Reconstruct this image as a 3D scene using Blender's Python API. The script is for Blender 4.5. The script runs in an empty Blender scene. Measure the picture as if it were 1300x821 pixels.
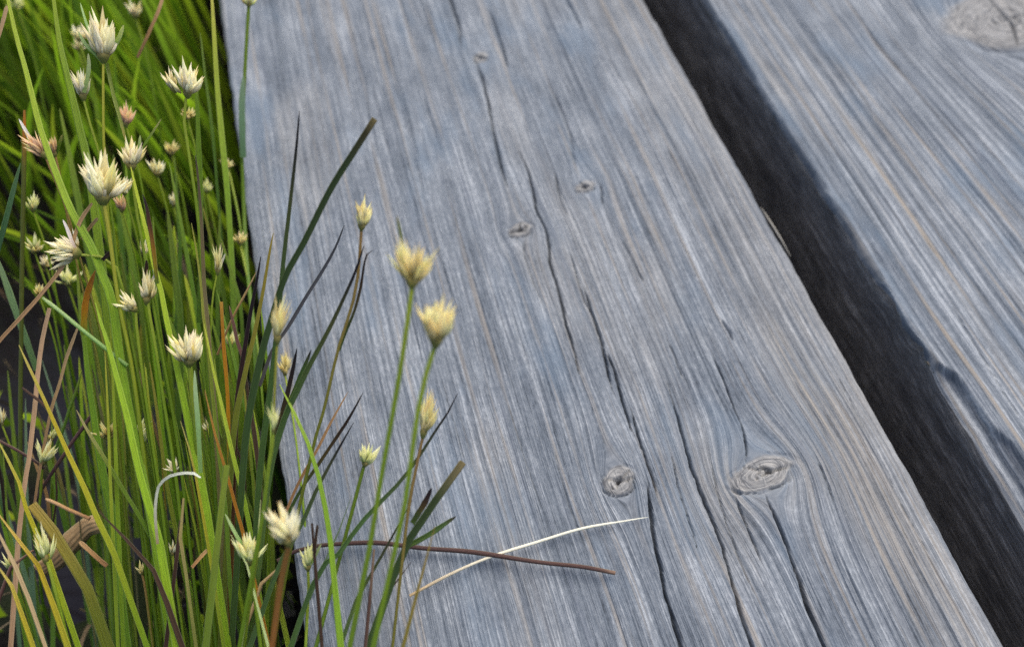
import bpy, math, random
import numpy as np
from mathutils import Vector, Matrix
random.seed(11)
RNG = np.random.default_rng(7)
S = bpy.context.scene
COL = S.collection
W, H = 1300.0, 821.0
# ------------------------------------------------------------------ camera
F = 1100.0
CX, CY = 650.0, 410.5
VP = (109.0 - CX, CY + 1262.0)
Yc = np.array([VP[0], VP[1], -F]); Yc /= np.linalg.norm(Yc)
Zc = np.array([0, F, VP[1]]); Zc /= np.linalg.norm(Zc)
Xc = np.cross(Yc, Zc); Xc /= np.linalg.norm(Xc)
R = np.array([Xc, Yc, Zc])
AX = R @ np.array([0, 0, -1.0])

def ray(px, py):
    return R @ np.array([(px - CX) / F, -(py - CY) / F, -1.0])

PW = 0.2
ra, rb = ray(332.9, 410), ray(1048.4, 410)
ta, tb = ra[0] / -ra[2], rb[0] / -rb[2]
HC = PW / (tb - ta)
CAM = np.array([-ta * HC, 0.0, HC])

def at(px, py, z=0.0):
    r = ray(px, py)
    return CAM + r * ((z - HC) / r[2])

def at_d(px, py, d):
    return CAM + ray(px, py) * d

def depth(p):
    return float((np.asarray(p) - CAM) @ AX)

cam_d = bpy.data.cameras.new('camera')
cam = bpy.data.objects.new('camera', cam_d); COL.objects.link(cam)
M = Matrix([list(R[0]) + [CAM[0]], list(R[1]) + [CAM[1]], list(R[2]) + [CAM[2]], [0, 0, 0, 1]])
cam.matrix_world = M
cam_d.sensor_width = 36; cam_d.lens = 36 * F / W
cam_d.clip_start = 0.005; cam_d.clip_end = 200
FOCUS = 0.272
cam_d.dof.use_dof = True; cam_d.dof.focus_distance = FOCUS; cam_d.dof.aperture_fstop = 7.0
S.camera = cam

# ------------------------------------------------------------------ light
w = bpy.data.worlds.new('World'); S.world = w; w.use_nodes = True
nt = w.node_tree
bg = nt.nodes['Background']
sky = nt.nodes.new('ShaderNodeTexSky'); sky.sky_type = 'NISHITA'; sky.sun_disc = False
SE, SA = math.radians(58), math.radians(42)      # elevation, azimuth from +Y (clockwise)
sky.sun_elevation = SE; sky.sun_rotation = SA
sky.dust_density = 3.0; sky.ozone_density = 1.0; sky.air_density = 1.0
nt.links.new(sky.outputs[0], bg.inputs[0]); bg.inputs[1].default_value = 0.06
sl = bpy.data.lights.new('sun', 'SUN'); sl.energy = 1.5; sl.angle = math.radians(60); sl.color = (1, .93, .82)
so = bpy.data.objects.new('sun', sl); COL.objects.link(so)
sd = Vector((math.sin(SA) * math.cos(SE), math.cos(SA) * math.cos(SE), math.sin(SE)))
so.rotation_euler = sd.to_track_quat('Z', 'Y').to_euler()
S.view_settings.view_transform = 'Standard'; S.view_settings.look = 'None'
S.view_settings.gamma = 1; S.view_settings.exposure = 1.68
S.render.engine = 'CYCLES'
S.cycles.use_denoising = False; S.cycles.denoiser = "OPENIMAGEDENOISE"; S.cycles.denoising_prefilter = "ACCURATE"
S.cycles.max_bounces = 8; S.cycles.transparent_max_bounces = 8

# ------------------------------------------------------------------ helpers
def lin(h):
    h = h.lstrip('#'); o = []
    for i in (0, 2, 4):
        c = int(h[i:i + 2], 16) / 255
        o.append(c / 12.92 if c <= .04045 else ((c + .055) / 1.055) ** 2.4)
    return tuple(o)

def meta(o, label=None, cat=None, group=None, kind=None):
    if label: o['label'] = label
    if cat: o['category'] = cat
    if group: o['group'] = group
    if kind: o['kind'] = kind
    return o

def np_mesh(name, V, Fq, mat, parent=None, attrs=None, col=None, smooth=True):
    V = np.asarray(V, dtype=np.float32); Fq = np.asarray(Fq, dtype=np.int32)
    me = bpy.data.meshes.new(name)
    k = Fq.shape[1]
    me.vertices.add(len(V)); me.vertices.foreach_set('co', V.ravel())
    me.loops.add(Fq.size); me.loops.foreach_set('vertex_index', Fq.ravel())
    me.polygons.add(len(Fq))
    me.polygons.foreach_set('loop_start', np.arange(0, Fq.size, k, dtype=np.int32))
    me.polygons.foreach_set('use_smooth', np.full(len(Fq), smooth))
    me.update(calc_edges=True)
    for n, a in (attrs or {}).items():
        at_ = me.attributes.new(n, 'FLOAT', 'POINT'); at_.data.foreach_set('value', np.asarray(a, dtype=np.float32))
    if col is not None:
        c = np.ones((len(V), 4), dtype=np.float32); c[:, :3] = col
        ca = me.attributes.new('Col', 'FLOAT_COLOR', 'POINT'); ca.data.foreach_set('color', c.ravel())
    if mat: me.materials.append(mat)
    o = bpy.data.objects.new(name, me); COL.objects.link(o)
    if parent: o.parent = parent
    return o

_T = np.random.default_rng(3).random((256, 256))
def vnoise(u, v, seed=0):
    u = np.asarray(u, float) + seed * 17.31; v = np.asarray(v, float) + seed * 7.77
    iu, iv = np.floor(u).astype(int), np.floor(v).astype(int)
    fu, fv = u - iu, v - iv
    fu = fu * fu * (3 - 2 * fu); fv = fv * fv * (3 - 2 * fv)
    g = lambda a, b: _T[a % 256, b % 256]
    return (g(iu, iv) * (1 - fu) + g(iu + 1, iv) * fu) * (1 - fv) + (g(iu, iv + 1) * (1 - fu) + g(iu + 1, iv + 1) * fu) * fv
def fbm(u, v, seed=0, o=3):
    s, a, t = 0, 1, 0
    for i in range(o):
        s = s + a * vnoise(u * 2 ** i, v * 2 ** i, seed + i * 3); t += a; a *= .5
    return s / t
def sstep(a, b, x):
    t = np.clip((x - a) / (b - a), 0, 1); return t * t * (3 - 2 * t)

class NG:
    def __init__(s, name):
        s.m = bpy.data.materials.new(name); s.m.use_nodes = True
        s.t = s.m.node_tree; s.n = s.t.nodes; s.p = s.n['Principled BSDF']; s.out = s.n['Material Output']
    def new(s, ty, **kw):
        n = s.n.new(ty)
        for k, v in kw.items(): setattr(n, k, v)
        return n
    def link(s, a, b): s.t.links.new(a, b)
    def attr(s, name): return s.new('ShaderNodeAttribute', attribute_name=name)
    def math(s, op, a, b=None, c=None):
        n = s.new('ShaderNodeMath', operation=op)
        for i, x in enumerate((a, b, c)):
            if x is None: continue
            if isinstance(x, (int, float)): n.inputs[i].default_value = x
            else: s.link(x, n.inputs[i])
        return n.outputs[0]
    def vec(s, x, y, z=0.0):
        n = s.new('ShaderNodeCombineXYZ')
        for i, q in enumerate((x, y, z)):
            if isinstance(q, (int, float)): n.inputs[i].default_value = q
            else: s.link(q, n.inputs[i])
        return n.outputs[0]
    def noise(s, v, scale=1.0, detail=3.0, rough=.55, dist=0.0):
        n = s.new('ShaderNodeTexNoise'); n.inputs['Scale'].default_value = scale
        n.inputs['Detail'].default_value = detail; n.inputs['Roughness'].default_value = rough
        n.inputs['Distortion'].default_value = dist
        s.link(v, n.inputs['Vector']); return n.outputs['Fac']
    def ramp(s, f, stops):
        n = s.new('ShaderNodeValToRGB'); e = n.color_ramp.elements
        while len(e) < len(stops): e.new(.5)
        for q, (p, c) in zip(e, stops):
            q.position = p; q.color = (*c, 1) if len(c) == 3 else c
        s.link(f, n.inputs[0]); return n.outputs[0]
    def mix(s, f, a, b, mode='MIX'):
        n = s.new('ShaderNodeMix', data_type='RGBA', blend_type=mode)
        for i, q in ((0, f), (6, a), (7, b)):
            if isinstance(q, (int, float)): n.inputs[i].default_value = q
            elif isinstance(q, tuple): n.inputs[i].default_value = (*q, 1)
            else: s.link(q, n.inputs[i])
        return n.outputs[2]
    def mapr(s, f, a, b, c=0.0, d=1.0):
        n = s.new('ShaderNodeMapRange', interpolation_type='SMOOTHSTEP')
        s.link(f, n.inputs[0])
        for i, q in enumerate((a, b, c, d)): n.inputs[i + 1].default_value = q
        return n.outputs[0]
    def bump(s, h, strength, dist, normal=None):
        n = s.new('ShaderNodeBump'); n.inputs['Strength'].default_value = strength; n.inputs['Distance'].default_value = dist
        s.link(h, n.inputs['Height'])
        if normal: s.link(normal, n.inputs['Normal'])
        return n.outputs[0]

# ------------------------------------------------------------------ materials
def wood_material(name, seed, fine, stripe, tan):
    g = NG(name)
    gu = g.attr('gu').outputs['Fac']; gy = g.attr('gy').outputs['Fac']; kn = g.attr('kn').outputs['Fac']
    warm = g.attr('warm').outputs['Fac']
    def gv(a, b, z=0.0): return g.vec(g.math('MULTIPLY', gu, a), g.math('MULTIPLY', gy, b), seed + z)
    broad = g.noise(gv(70, 5), 1, 3, .6)
    band = g.noise(gv(520, 13, 3), 1, 3, .6)
    ring = g.noise(gv(fine, 3.5, 5), 1, 2, .5)
    fib = g.noise(gv(2600, 75, 8), 1, 3, .65)
    speck = g.noise(gv(900, 420, 9), 1, 4, .7)
    tint = g.noise(gv(360, 7, 12), 1, 2, .5)
    tint2 = g.noise(gv(45, 14, 15), 1, 3, .6)
    blotch = g.noise(gv(60, 38, 21), 1, 4, .62)
    v = g.math('MULTIPLY', broad, .24)
    v = g.math('MULTIPLY_ADD', band, .30, v)
    v = g.math('MULTIPLY_ADD', ring, stripe, v)
    v = g.math('MULTIPLY_ADD', fib, .40, v)
    v = g.math('MULTIPLY_ADD', speck, .28, v)
    v = g.math('MULTIPLY_ADD', blotch, .26, v)
    tot = .24 + .30 + stripe + .40 + .28 + .26
    v = g.math('DIVIDE', v, tot)
    c = g.ramp(v, [(.395, (.030, .037, .048)), (.46, (.088, .105, .131)), (.52, (.152, .171, .199)), (.58, (.295, .318, .350))])
    c = g.mix(g.math('MULTIPLY', g.math('MULTIPLY', g.mapr(tint, .56, .72), tan), g.math('SUBTRACT', 1.0, g.attr('kh').outputs['Fac'])), c, (.235, .205, .172))
    c = g.mix(g.math('MULTIPLY', g.mapr(tint2, .5, .7), .55), c, (.095, .135, .188))
    c = g.mix(g.math('MULTIPLY', g.mapr(tint, .42, .28), .40), c, (.095, .110, .142))
    c = g.mix(g.math('MULTIPLY', warm, g.mapr(band, .35, .7, .12, .55)), c, (.27, .245, .212))
    kr = g.attr('kr').outputs['Fac']
    kring = g.noise(g.vec(g.math('MULTIPLY', kr, 1100), g.math('MULTIPLY', gu, 260), g.math('MULTIPLY', gy, 260)), 1, 4, .65, .6)
    kc = g.ramp(kring, [(.36, (.055, .05, .048)), (.47, (.16, .155, .15)), (.55, (.24, .232, .222)), (.66, (.36, .345, .325))])
    c = g.mix(g.math('MULTIPLY', kn, .7), c, kc)
    c = g.mix(g.math('MULTIPLY', g.attr('stain').outputs['Fac'], .42), c, (.06, .064, .078))
    g.link(c, g.p.inputs['Base Color'])
    g.p.inputs['Roughness'].default_value = .78
    g.p.inputs['Specular IOR Level'].default_value = .22
    hb = g.math('MULTIPLY_ADD', fib, .5, g.math('MULTIPLY_ADD', band, .5, g.math('MULTIPLY', ring, .9)))
    hb = g.math('MULTIPLY_ADD', speck, .3, hb)
    nb = g.bump(hb, .85, .0009)
    g.link(nb, g.p.inputs['Normal'])
    return g.m

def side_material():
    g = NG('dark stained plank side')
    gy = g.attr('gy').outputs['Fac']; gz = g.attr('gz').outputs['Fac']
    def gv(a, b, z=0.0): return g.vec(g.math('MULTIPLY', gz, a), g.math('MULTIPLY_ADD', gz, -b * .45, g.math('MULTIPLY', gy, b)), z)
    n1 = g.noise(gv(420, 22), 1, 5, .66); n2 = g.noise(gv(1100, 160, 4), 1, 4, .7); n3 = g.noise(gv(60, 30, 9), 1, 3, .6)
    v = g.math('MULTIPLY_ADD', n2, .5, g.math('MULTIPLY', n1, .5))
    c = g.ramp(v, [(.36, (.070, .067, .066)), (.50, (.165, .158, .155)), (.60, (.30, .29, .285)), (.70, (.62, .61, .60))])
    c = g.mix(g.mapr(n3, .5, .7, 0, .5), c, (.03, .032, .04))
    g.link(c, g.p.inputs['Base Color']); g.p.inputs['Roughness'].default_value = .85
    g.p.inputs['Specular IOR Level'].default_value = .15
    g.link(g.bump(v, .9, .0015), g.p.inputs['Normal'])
    return g.m

def blade_material(name, trans=.35, rough=.45, spec=.35, rib=1.0, mott=.5, tt=(1.5, 1.5, .8)):
    g = NG(name)
    col = g.attr('Col').outputs['Color']; s_ = g.attr('s').outputs['Fac']; t_ = g.attr('t').outputs['Fac']
    n = g.noise(g.vec(g.math('MULTIPLY', s_, 3.2), g.math('MULTIPLY', t_, 26), 1.0), 1, 3, .6)
    n2 = g.noise(g.vec(g.math('MULTIPLY', s_, 6), g.math('MULTIPLY', t_, 5), 4.0), 1, 2, .6)
    c = g.mix(g.mapr(n, .3, .75, 0, mott), col, g.mix(1.0, col, (.55, .5, .45), 'MULTIPLY'))
    c = g.mix(g.mapr(n2, .5, .75, 0, mott * .7), c, g.mix(1.0, col, (1.45, 1.25, .9), 'MULTIPLY'))
    e = g.mapr(g.math('ABSOLUTE', s_), .78, 1.0, 0, .45 * rib)
    c = g.mix(e, c, g.mix(.45, col, (.62, .66, .42)))
    fl = g.noise(g.vec(g.math('MULTIPLY', s_, 4), g.math('MULTIPLY', t_, 60), 9.0), 1, 2, .5)
    c = g.mix(g.mapr(fl, .70, .76, 0, .7 * mott), c, (.10, .055, .02))
    g.link(c, g.p.inputs['Base Color'])
    g.p.inputs['Roughness'].default_value = rough; g.p.inputs['Specular IOR Level'].default_value = spec
    wv = g.math('SINE', g.math('MULTIPLY', s_, 15))
    g.link(g.bump(wv, .35 * rib, .0003), g.p.inputs['Normal'])
    if trans:
        tr = g.new('ShaderNodeBsdfTranslucent'); g.link(g.mix(1.0, c, tt, 'MULTIPLY'), tr.inputs[0])
        mx = g.new('ShaderNodeMixShader'); mx.inputs[0].default_value = trans
        g.link(g.p.outputs[0], mx.inputs[1]); g.link(tr.outputs[0], mx.inputs[2]); g.link(mx.outputs[0], g.out.inputs[0])
    return g.m

M_blade = blade_material('living sedge blade', trans=.45, rough=.38, spec=.45)
M_dry = blade_material('dry stalk', trans=.1, rough=.7, spec=.2, mott=.6)
M_spike = blade_material('flower scales', trans=.5, rough=.5, spec=.3, rib=.25, mott=.22, tt=(1.22, 1.18, 1.0))
M_grass = blade_material('background grass', trans=.55, rough=.5, spec=.3, rib=.6, mott=.4)
M_side = side_material()

# ------------------------------------------------------------------ planks
def px_line(pts, z=0.0):
    return np.array([at(x, y, z)[:2] for x, y in pts])

def build_plank(name, label, x0, x1, y0, y1, fx, fy0, fy1, dx, dy, th, knots, cracks, mat, ring_amp, ring_f, chip=None, warm=None, seed=0):
    # cross profile coordinates: left side bottom -> top -> right side bottom
    def axis(a, b, f0, f1, st):
        l = []; p = f0; s = st
        while p > a: l.append(p); s *= 1.12; p -= s
        l.append(a); l = l[::-1]
        n = int((f1 - f0) / st); l += list(np.linspace(f0, f1, n)[1:]); p = f1; s = st
        while p < b: s *= 1.12; p += s; l.append(min(p, b))
        return np.unique(np.round(np.array(l), 7))
    xs = axis(x0 + .0016, x1 - .0016, max(fx[0], x0 + .0016), min(fx[1], x1 - .0016), dx)
    ys = axis(y0, y1, fy0, fy1, dy)
    ang = np.radians([0, 22, 45, 68])
    r = .0016 if chip is None else .0009
    zside = np.linspace(-th, -r, 26)[:-1]
    left = [(x0, z) for z in zside] + [(x0 + r - r * math.cos(a), -r + r * math.sin(a)) for a in ang]
    right = [(x1 - (x - x0), z) for x, z in left[::-1]]
    prof = np.array(left + [(x, 0.0) for x in xs] + right)
    nL = len(left); nu = len(prof); nv = len(ys)
    X = np.repeat(prof[None, :, 0], nv, 0); Z = np.repeat(prof[None, :, 1], nv, 0); Y = np.repeat(ys[:, None], nu, 1)
    top = np.zeros(nu); top[nL:nu - nL] = 1
    ed = np.minimum(X - x0, x1 - X)
    # grain coordinate that flows round the knots
    xw = X + .0022 * (fbm(Y * 7, X * 6, seed + 1) - .5) + .0005 * (fbm(Y * 30, X * 25, seed + 2) - .5)
    gu = xw.copy(); kn = np.zeros_like(X); kr = np.zeros_like(X); kz = np.zeros_like(X)
    kmasks = []; kh = np.zeros_like(X)
    for (kx, ky, rx, ry, infl, lift) in knots:
        ddx = X - kx; ddy = (Y - ky)
        q = np.sqrt((ddx / rx) ** 2 + (ddy / ry) ** 2)
        wob = 1 + .7 * (fbm(ddx / rx * 1.1 + 5, ddy / ry * 1.1 + 3, seed + 9) - .5)
        q = q / wob
        q2 = (ddx / rx) ** 2 + (ddy / (ry * infl)) ** 2
        gu = gu - ddx * .80 / (q2 + .42) * np.exp(-q2 / 9)
        m = sstep(1.0, .8, q)
        kh = np.maximum(kh, np.exp(-q2 / 2.5)); kn = np.maximum(kn, m); kr = np.where(q < 1.6, q * rx, kr)
        kz += lift * np.exp(-q2 / 2.2) * (1 - .0 * m)
        kz -= .0006 * np.exp(-((q - 1.0) / .10) ** 2) * min(1, rx / .006) * (sstep(.42, .62, fbm(np.arctan2(ddy, ddx) * 1.1 + 9, q * .3, seed + 12, 2)) + 1.6 * sstep(.1, .6, -ddy / ry))
        kz += .0009 * (fbm(q * rx * 900 + 3 * fbm(ddx * 200, ddy * 200, seed + 4), gu * 60, seed + 6, 3) - .5) * m
        kmasks.append(q)
    rl = fbm(gu * ring_f, Y * 2.5, seed + 20, 2)
    rr = fbm(gu * ring_f * 3.1, Y * 7, seed + 24, 2)
    bw = fbm(gu * 120, Y * 6, seed + 28, 3)
    flat = fbm(X * 30, Y * 12, seed + 33, 3)
    amp = ring_amp(X) if callable(ring_amp) else ring_amp
    dz = amp * (sstep(.3, .7, rl) - .5) * (1 - kn) + amp * .45 * (rr - .5) * (1 - kn) + .0013 * (bw - .5) + .0022 * (flat - .5)
    tears = sstep(.70, .80, fbm(gu * 420, Y * 17, seed + 41, 2)) * sstep(.4, .62, fbm(X * 50, Y * 24, seed + 44, 2))
    dz -= .0006 * tears * (1 - kn)
    dz += kz
    # cracks
    for (pts, wd, dp, step) in cracks:
        P = px_line(pts)
        # resample finely with a little wander
        d = np.r_[0, np.cumsum(np.linalg.norm(np.diff(P, axis=0), axis=1))]
        n = max(8, int(d[-1] / .0012)); t = np.linspace(0, d[-1], n)
        Q = np.stack([np.interp(t, d, P[:, i]) for i in (0, 1)], 1)
        ker = np.ones(5) / 5
        for i in (0, 1):
            pad = np.r_[[Q[0, i]] * 2, Q[:, i], [Q[-1, i]] * 2]; Q[:, i] = np.convolve(pad, ker, 'valid')
        Q[:, 0] += .0007 * (fbm(t * 260, t * 0 + .3, seed + len(pts)) - .5) + .0004 * (fbm(t * 900, t * 0 + .3, seed + 5 + len(pts)) - .5)
        o = np.argsort(Q[:, 1]); Q = Q[o]; f = t[o] / d[-1]
        tap = np.minimum(1, np.minimum(f, 1 - f) * 6 + (.0 if True else 0)); tap = .25 + .75 * tap
        if pts[-1][1] > 770: tap = np.where(f > .5, 1, tap)
        lo, hi = Q[0, 1] - .004, Q[-1, 1] + .004
        i0, i1 = np.searchsorted(ys, lo), np.searchsorted(ys, hi)
        if i1 <= i0: continue
        yy = ys[i0:i1]
        cx = np.interp(yy, Q[:, 1], Q[:, 0]); tp = np.interp(yy, Q[:, 1], tap)
        endf = np.clip(np.minimum((yy - lo), (hi - yy)) / .006, 0, 1)
        wv = wd * .58 * tp * (.7 + .6 * fbm(yy * 160, yy * 0, seed + 7))
        D = X[i0:i1] - cx[:, None]
        c = np.exp(-np.abs(D / (wv[:, None] * .62)) ** 3)
        dz[i0:i1] -= 1.2 * dp * (tp * endf)[:, None] * c
        dz[i0:i1] += step * (tp * endf)[:, None] * np.where(D > 0, -1, 1) * np.exp(-np.abs(D) / .006) * (1 - c)
    # star checks inside the knots
    rr_ = random.Random(seed)
    for (kx, ky, rx, ry, infl, lift) in knots:
        if rx < .0028: continue
        for j in range(7 if rx < .0055 else 6):
            a = rr_.uniform(0, 6.28); L = rr_.uniform(.45, .95); w_ = .00028 + .0003 * rr_.random()
            ex, ey = math.cos(a) * rx * L, math.sin(a) * ry * L
            ddx = X - kx - (.25 * rx if rx > .008 else 0); ddy = Y - ky
            u = np.clip((ddx * ex + ddy * ey) / (ex * ex + ey * ey + 1e-12), 0, 1)
            wob = .0006 * (fbm(u * 6 + j, u * 0, seed + j) - .5)
            dd = np.hypot(ddx - u * ex - wob, ddy - u * ey - wob)
            dz -= (.0015 * min(1, rx / .005)) * np.exp(-(dd / (w_ * (1.2 - u))) ** 2)
    if chip is not None:
        cp = px_line(chip); o = np.argsort(cp[:, 1]); cp = cp[o]
        bx = np.interp(ys, cp[:, 1], cp[:, 0], left=x0 - .01, right=cp[-1, 0])
        bx = bx + .0010 * (fbm(ys * 200, ys * 0, 77) - .5)
        on = sstep(cp[0, 1] - .10, cp[0, 1] - .06, ys) if False else np.ones_like(ys)
        D = bx[:, None] - X
        e = sstep(0, .0011, D)
        dz -= e * (.0016 + .40 * np.clip(D, 0, .02) + .0012 * fbm(X * 700, Y * 50, 5, 4) + .0010 * sstep(.4, .6, fbm(X * 220, Y * 9, 15))); st_ = e * sstep(.25, .55, fbm(X * 300, Y * 20, 8))
    else: st_ = np.zeros_like(X)
    zscale = np.clip((Z + th) / th, 0, 1) ** 2
    # ragged arris
    rq = .35 if chip is not None else 1.0
    rag = rq * .0008 * (fbm(Y * 140, Y * 0, seed + 50, 4) - .5) + rq * .0010 * (fbm(Y * 12, Y * 0, seed + 51, 3) - .5)
    Xd = X.copy()
    Xd += np.where(X < (x0 + x1) / 2, 1, -1) * rag * np.exp(-np.maximum(ed, 0) / .004)
    Zd = Z + dz * zscale
    # rough sides
    sidem = np.r_[np.ones(nL), np.zeros(nu - 2 * nL), np.ones(nL)][None, :]
    Xd += sidem * (.0016 * (fbm(Y * 60 + Z * 90, Z * 260, seed + 60, 4) - .5) + .0014 * (fbm(Y * 25, Z * 40, seed + 66, 3) - .5) * np.clip(-Z / .01, 0, 1))
    V = np.stack([Xd, Y, Zd], -1).reshape(-1, 3)
    idx = np.arange(nu * nv).reshape(nv, nu)
    Q = np.stack([idx[:-1, :-1], idx[:-1, 1:], idx[1:, 1:], idx[1:, :-1]], -1)
    wm = warm(X, Y) if warm else np.zeros_like(X)
    att = {'gu': gu, 'gy': Y, 'gz': Z, 'kn': kn, 'kr': kr, 'warm': wm, 'stain': st_, 'kh': kh}
    facek = np.full(Q.shape[:2], -1)
    topf = np.zeros(Q.shape[:2], bool); topf[:, nL - 1:nu - nL] = True
    for i, q in enumerate(kmasks):
        if knots[i][2] < .0022: continue
        qf = q[:-1, :-1]; facek[(qf < 1.06) & topf] = i
    xi = np.arange(nu - 1)
    isl = np.broadcast_to((xi < nL - 3)[None, :], Q.shape[:2]); isr = np.broadcast_to((xi > nu - nL + 1)[None, :], Q.shape[:2])
    body = topf | ~(isl | isr)
    def sub(mask, nm, m, parent):
        fq = Q[mask]; u, inv = np.unique(fq.ravel(), return_inverse=True)
        return np_mesh(nm, V[u], inv.reshape(-1, 4), m, parent, {k: a.ravel()[u] for k, a in att.items()})
    bm_ = body & (facek < 0)
    pl = sub(bm_, name, mat, None)
    meta(pl, label, 'plank', 'boardwalk planks')
    for i in range(len(knots)):
        if (facek == i).any(): sub(facek == i, 'knot', mat, pl)
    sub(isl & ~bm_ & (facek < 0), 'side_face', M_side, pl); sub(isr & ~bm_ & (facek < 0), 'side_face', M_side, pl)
    # underside and ends
    a = [(x0 + .0005, y0, -th + .0005), (x1 - .0005, y0, -th + .0005), (x1 - .0005, y1, -th + .0005), (x0 + .0005, y1, -th + .0005)]
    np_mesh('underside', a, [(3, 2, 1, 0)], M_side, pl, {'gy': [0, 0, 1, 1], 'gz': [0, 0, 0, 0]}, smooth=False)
    for yy in (y0, y1):
        e = [(x0, yy, -th), (x1, yy, -th), (x1, yy, -.001), (x0, yy, -.001)]
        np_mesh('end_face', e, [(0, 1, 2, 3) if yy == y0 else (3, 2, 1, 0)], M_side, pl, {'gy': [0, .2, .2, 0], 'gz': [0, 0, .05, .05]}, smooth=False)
    return pl

def knot(px, py, rpx, rpy, infl=1.6, lift=.0012):
    p = at(px, py); sx = abs(at(px + rpx, py)[0] - p[0]); sy = abs(at(px, py - rpy)[1] - p[1])
    return (p[0], p[1], sx, sy, infl, lift)

M_woodA = wood_material('weathered wood broad grain', 1.0, 1150, .30, .55)
M_woodB = wood_material('weathered wood ribbed grain', 7.0, 720, .62, .75)
CR = [
 ([(601,74),(606,84),(614,104),(623,146),(628,177),(636,209),(645,240)], .0016, .0030, .0008),
 ([(655,190),(664,200),(671,218),(679,253),(680,265),(691,287),(696,303),(697,329),(702,348),(712,379),(718,411),(728,443),(736,480)], .0013, .0034, .0007),
 ([(742,365),(750,394),(753,401),(763,430),(770,461),(778,499)], .0010, .0034, -.0004),
 ([(771,448),(775,458),(781,474),(787,499),(793,518),(803,552)], .0012, .0040, .0004),
 ([(800,515),(810,553),(819,581),(829,610),(834,634)], .0010, .0034, .0004),
 ([(822,612),(825,645),(829,676),(837,714),(842,740),(856,790),(870,840)], .0014, .0042, .0003),
 ([(848,490),(855,512),(868,558),(878,596),(893,632),(906,664),(917,693),(926,726),(940,775),(962,840)], .0012, .0038, .0004),
 ([(905,450),(912,465),(918,480),(935,525),(944,551),(948,574),(944,588)], .0010, .0032, .0004),
 ([(931,628),(936,641),(949,671),(959,693),(968,716)], .0007, .0022, .0),
 ([(968,630),(975,640),(985,661),(998,690),(1011,726),(1030,780),(1055,840)], .0015, .0042, .0005),
 ([(852,575),(862,622),(875,661),(888,706)], .0005, .0016, 0),
 ([(1038,585),(1043,600),(1053,622),(1059,641)], .0005, .0014, 0),
 ([(566,-20),(573,6),(582,32),(585,64)], .0022, .0022, .0005),
 ([(620,10),(626,25),(639,63),(645,88)], .0016, .0018, .0003),
 ([(715,-15),(721,0),(731,19),(740,40)], .0022, .0018, .0004),
 ([(694,95),(699,111),(715,142),(725,177),(731,224)], .0018, .0010, .0004),
 ([(704,215),(712,253),(722,276)], .0010, .0014, .0),
 ([(762,230),(763,240),(767,262)], .0008, .0014, 0),
 ([(724,320),(729,338),(740,376),(750,398)], .0007, .0014, -.0002),
 ([(790,305),(798,320),(808,342),(820,362)], .0012, .0009, 0),
 ([(915,404),(924,418),(934,436)], .0014, .0024, 0),
 ([(848,434),(856,450),(868,482)], .0006, .0014, 0),
 ([(668,300),(664,320),(672,348),(690,392)], .0009, .0011, .0005),
 ([(640,500),(655,545),(668,590),(690,650)], .0006, .0009, .0003),
 ([(700,560),(708,590),(722,640),(745,700)], .0005, .0009, 0),
 ([(560,480),(575,530),(590,590)], .0005, .0008, .0002),
 ([(900,580),(915,640),(935,700),(960,760)], .0005, .0011, .0),
 ([(1090,560),(1110,600),(1135,650),(1170,720)], .0005, .0010, .0001),
 ([(1120,590),(1150,650),(1185,715)], .0004, .0009, .0001),
 ([(1060,470),(1085,520),(1110,570)], .0004, .0009, .0001),
]
KA = [knot(785, 612, 24, 21, 2.2, .0014), knot(966, 604, 47, 24, 2.0, .0020), knot(610, 75, 11, 7, 2, .0006),
      knot(743, 237, 15, 8, 1.8, .0006), knot(660, 294, 17, 10, 1.7, .0008)]
ymin, ymax = at(650, 835)[1], at(650, -15)[1]
def warmA(X, Y):
    a = sstep(.160, .196, X) * (.4 + .8 * fbm(X * 60, Y * 9, 5))
    b = .9 * sstep(.55, .75, fbm(X * 45, Y * 11, 61)) * .5
    p = at(966, 608); k = np.exp(-((X - p[0]) / .016) ** 2 - ((Y - p[1]) / .012) ** 2) * .9
    return np.clip(a + b + k, 0, 1)
def ampA(X): return .00022 + .00028 * sstep(.11, .17, X)
plankA = build_plank('wooden_plank', 'weathered grey plank with long dark cracks and two big knots beside the sedge', 0, PW, ymin - .5, ymax + .9,
    (0, PW), ymin - .004, ymax + .006, .00030, .00062, .064, KA, CR, M_woodA, ampA, 520, warm=warmA, seed=2)
xB = at(898 + .625 * 410, 410)[0]
KB = [knot(1268, 32, 78, 40, 1.9, .0035)]
CRB = [([(1262, 20), (1276, 32), (1284, 48), (1288, 66)], .0020, .0030, .0004), ([(1248, 2), (1262, 18), (1272, 30)], .0010, .0016, 0),
       ([(1105, 190), (1140, 240), (1180, 300)], .0006, .0010, 0), ([(1205, 380), (1240, 440), (1300, 540)], .0006, .0011, 0),
       ([(1050, 60), (1110, 150), (1170, 236), (1240, 335)], .0008, .0010, 0.0003), ([(1010, 40), (1075, 135), (1130, 215)], .0006, .0009, 0),
       ([(1140, 130), (1200, 205), (1270, 290), (1320, 350)], .0008, .0010, .0003)]
chip = [(1112, 336), (1118, 344), (1134, 376), (1156, 408), (1175, 440), (1191, 458), (1217, 474), (1236, 500), (1241, 508), (1263, 540), (1285, 562), (1300, 583), (1330, 625), (1400, 720), (1500, 840)]
def warmB(X, Y):
    return np.clip(.75 * sstep(.5, .72, fbm(X * 260, Y * 4, 9)) * sstep(.3, .6, fbm(X * 30, Y * 8, 19)), 0, 1)
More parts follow.
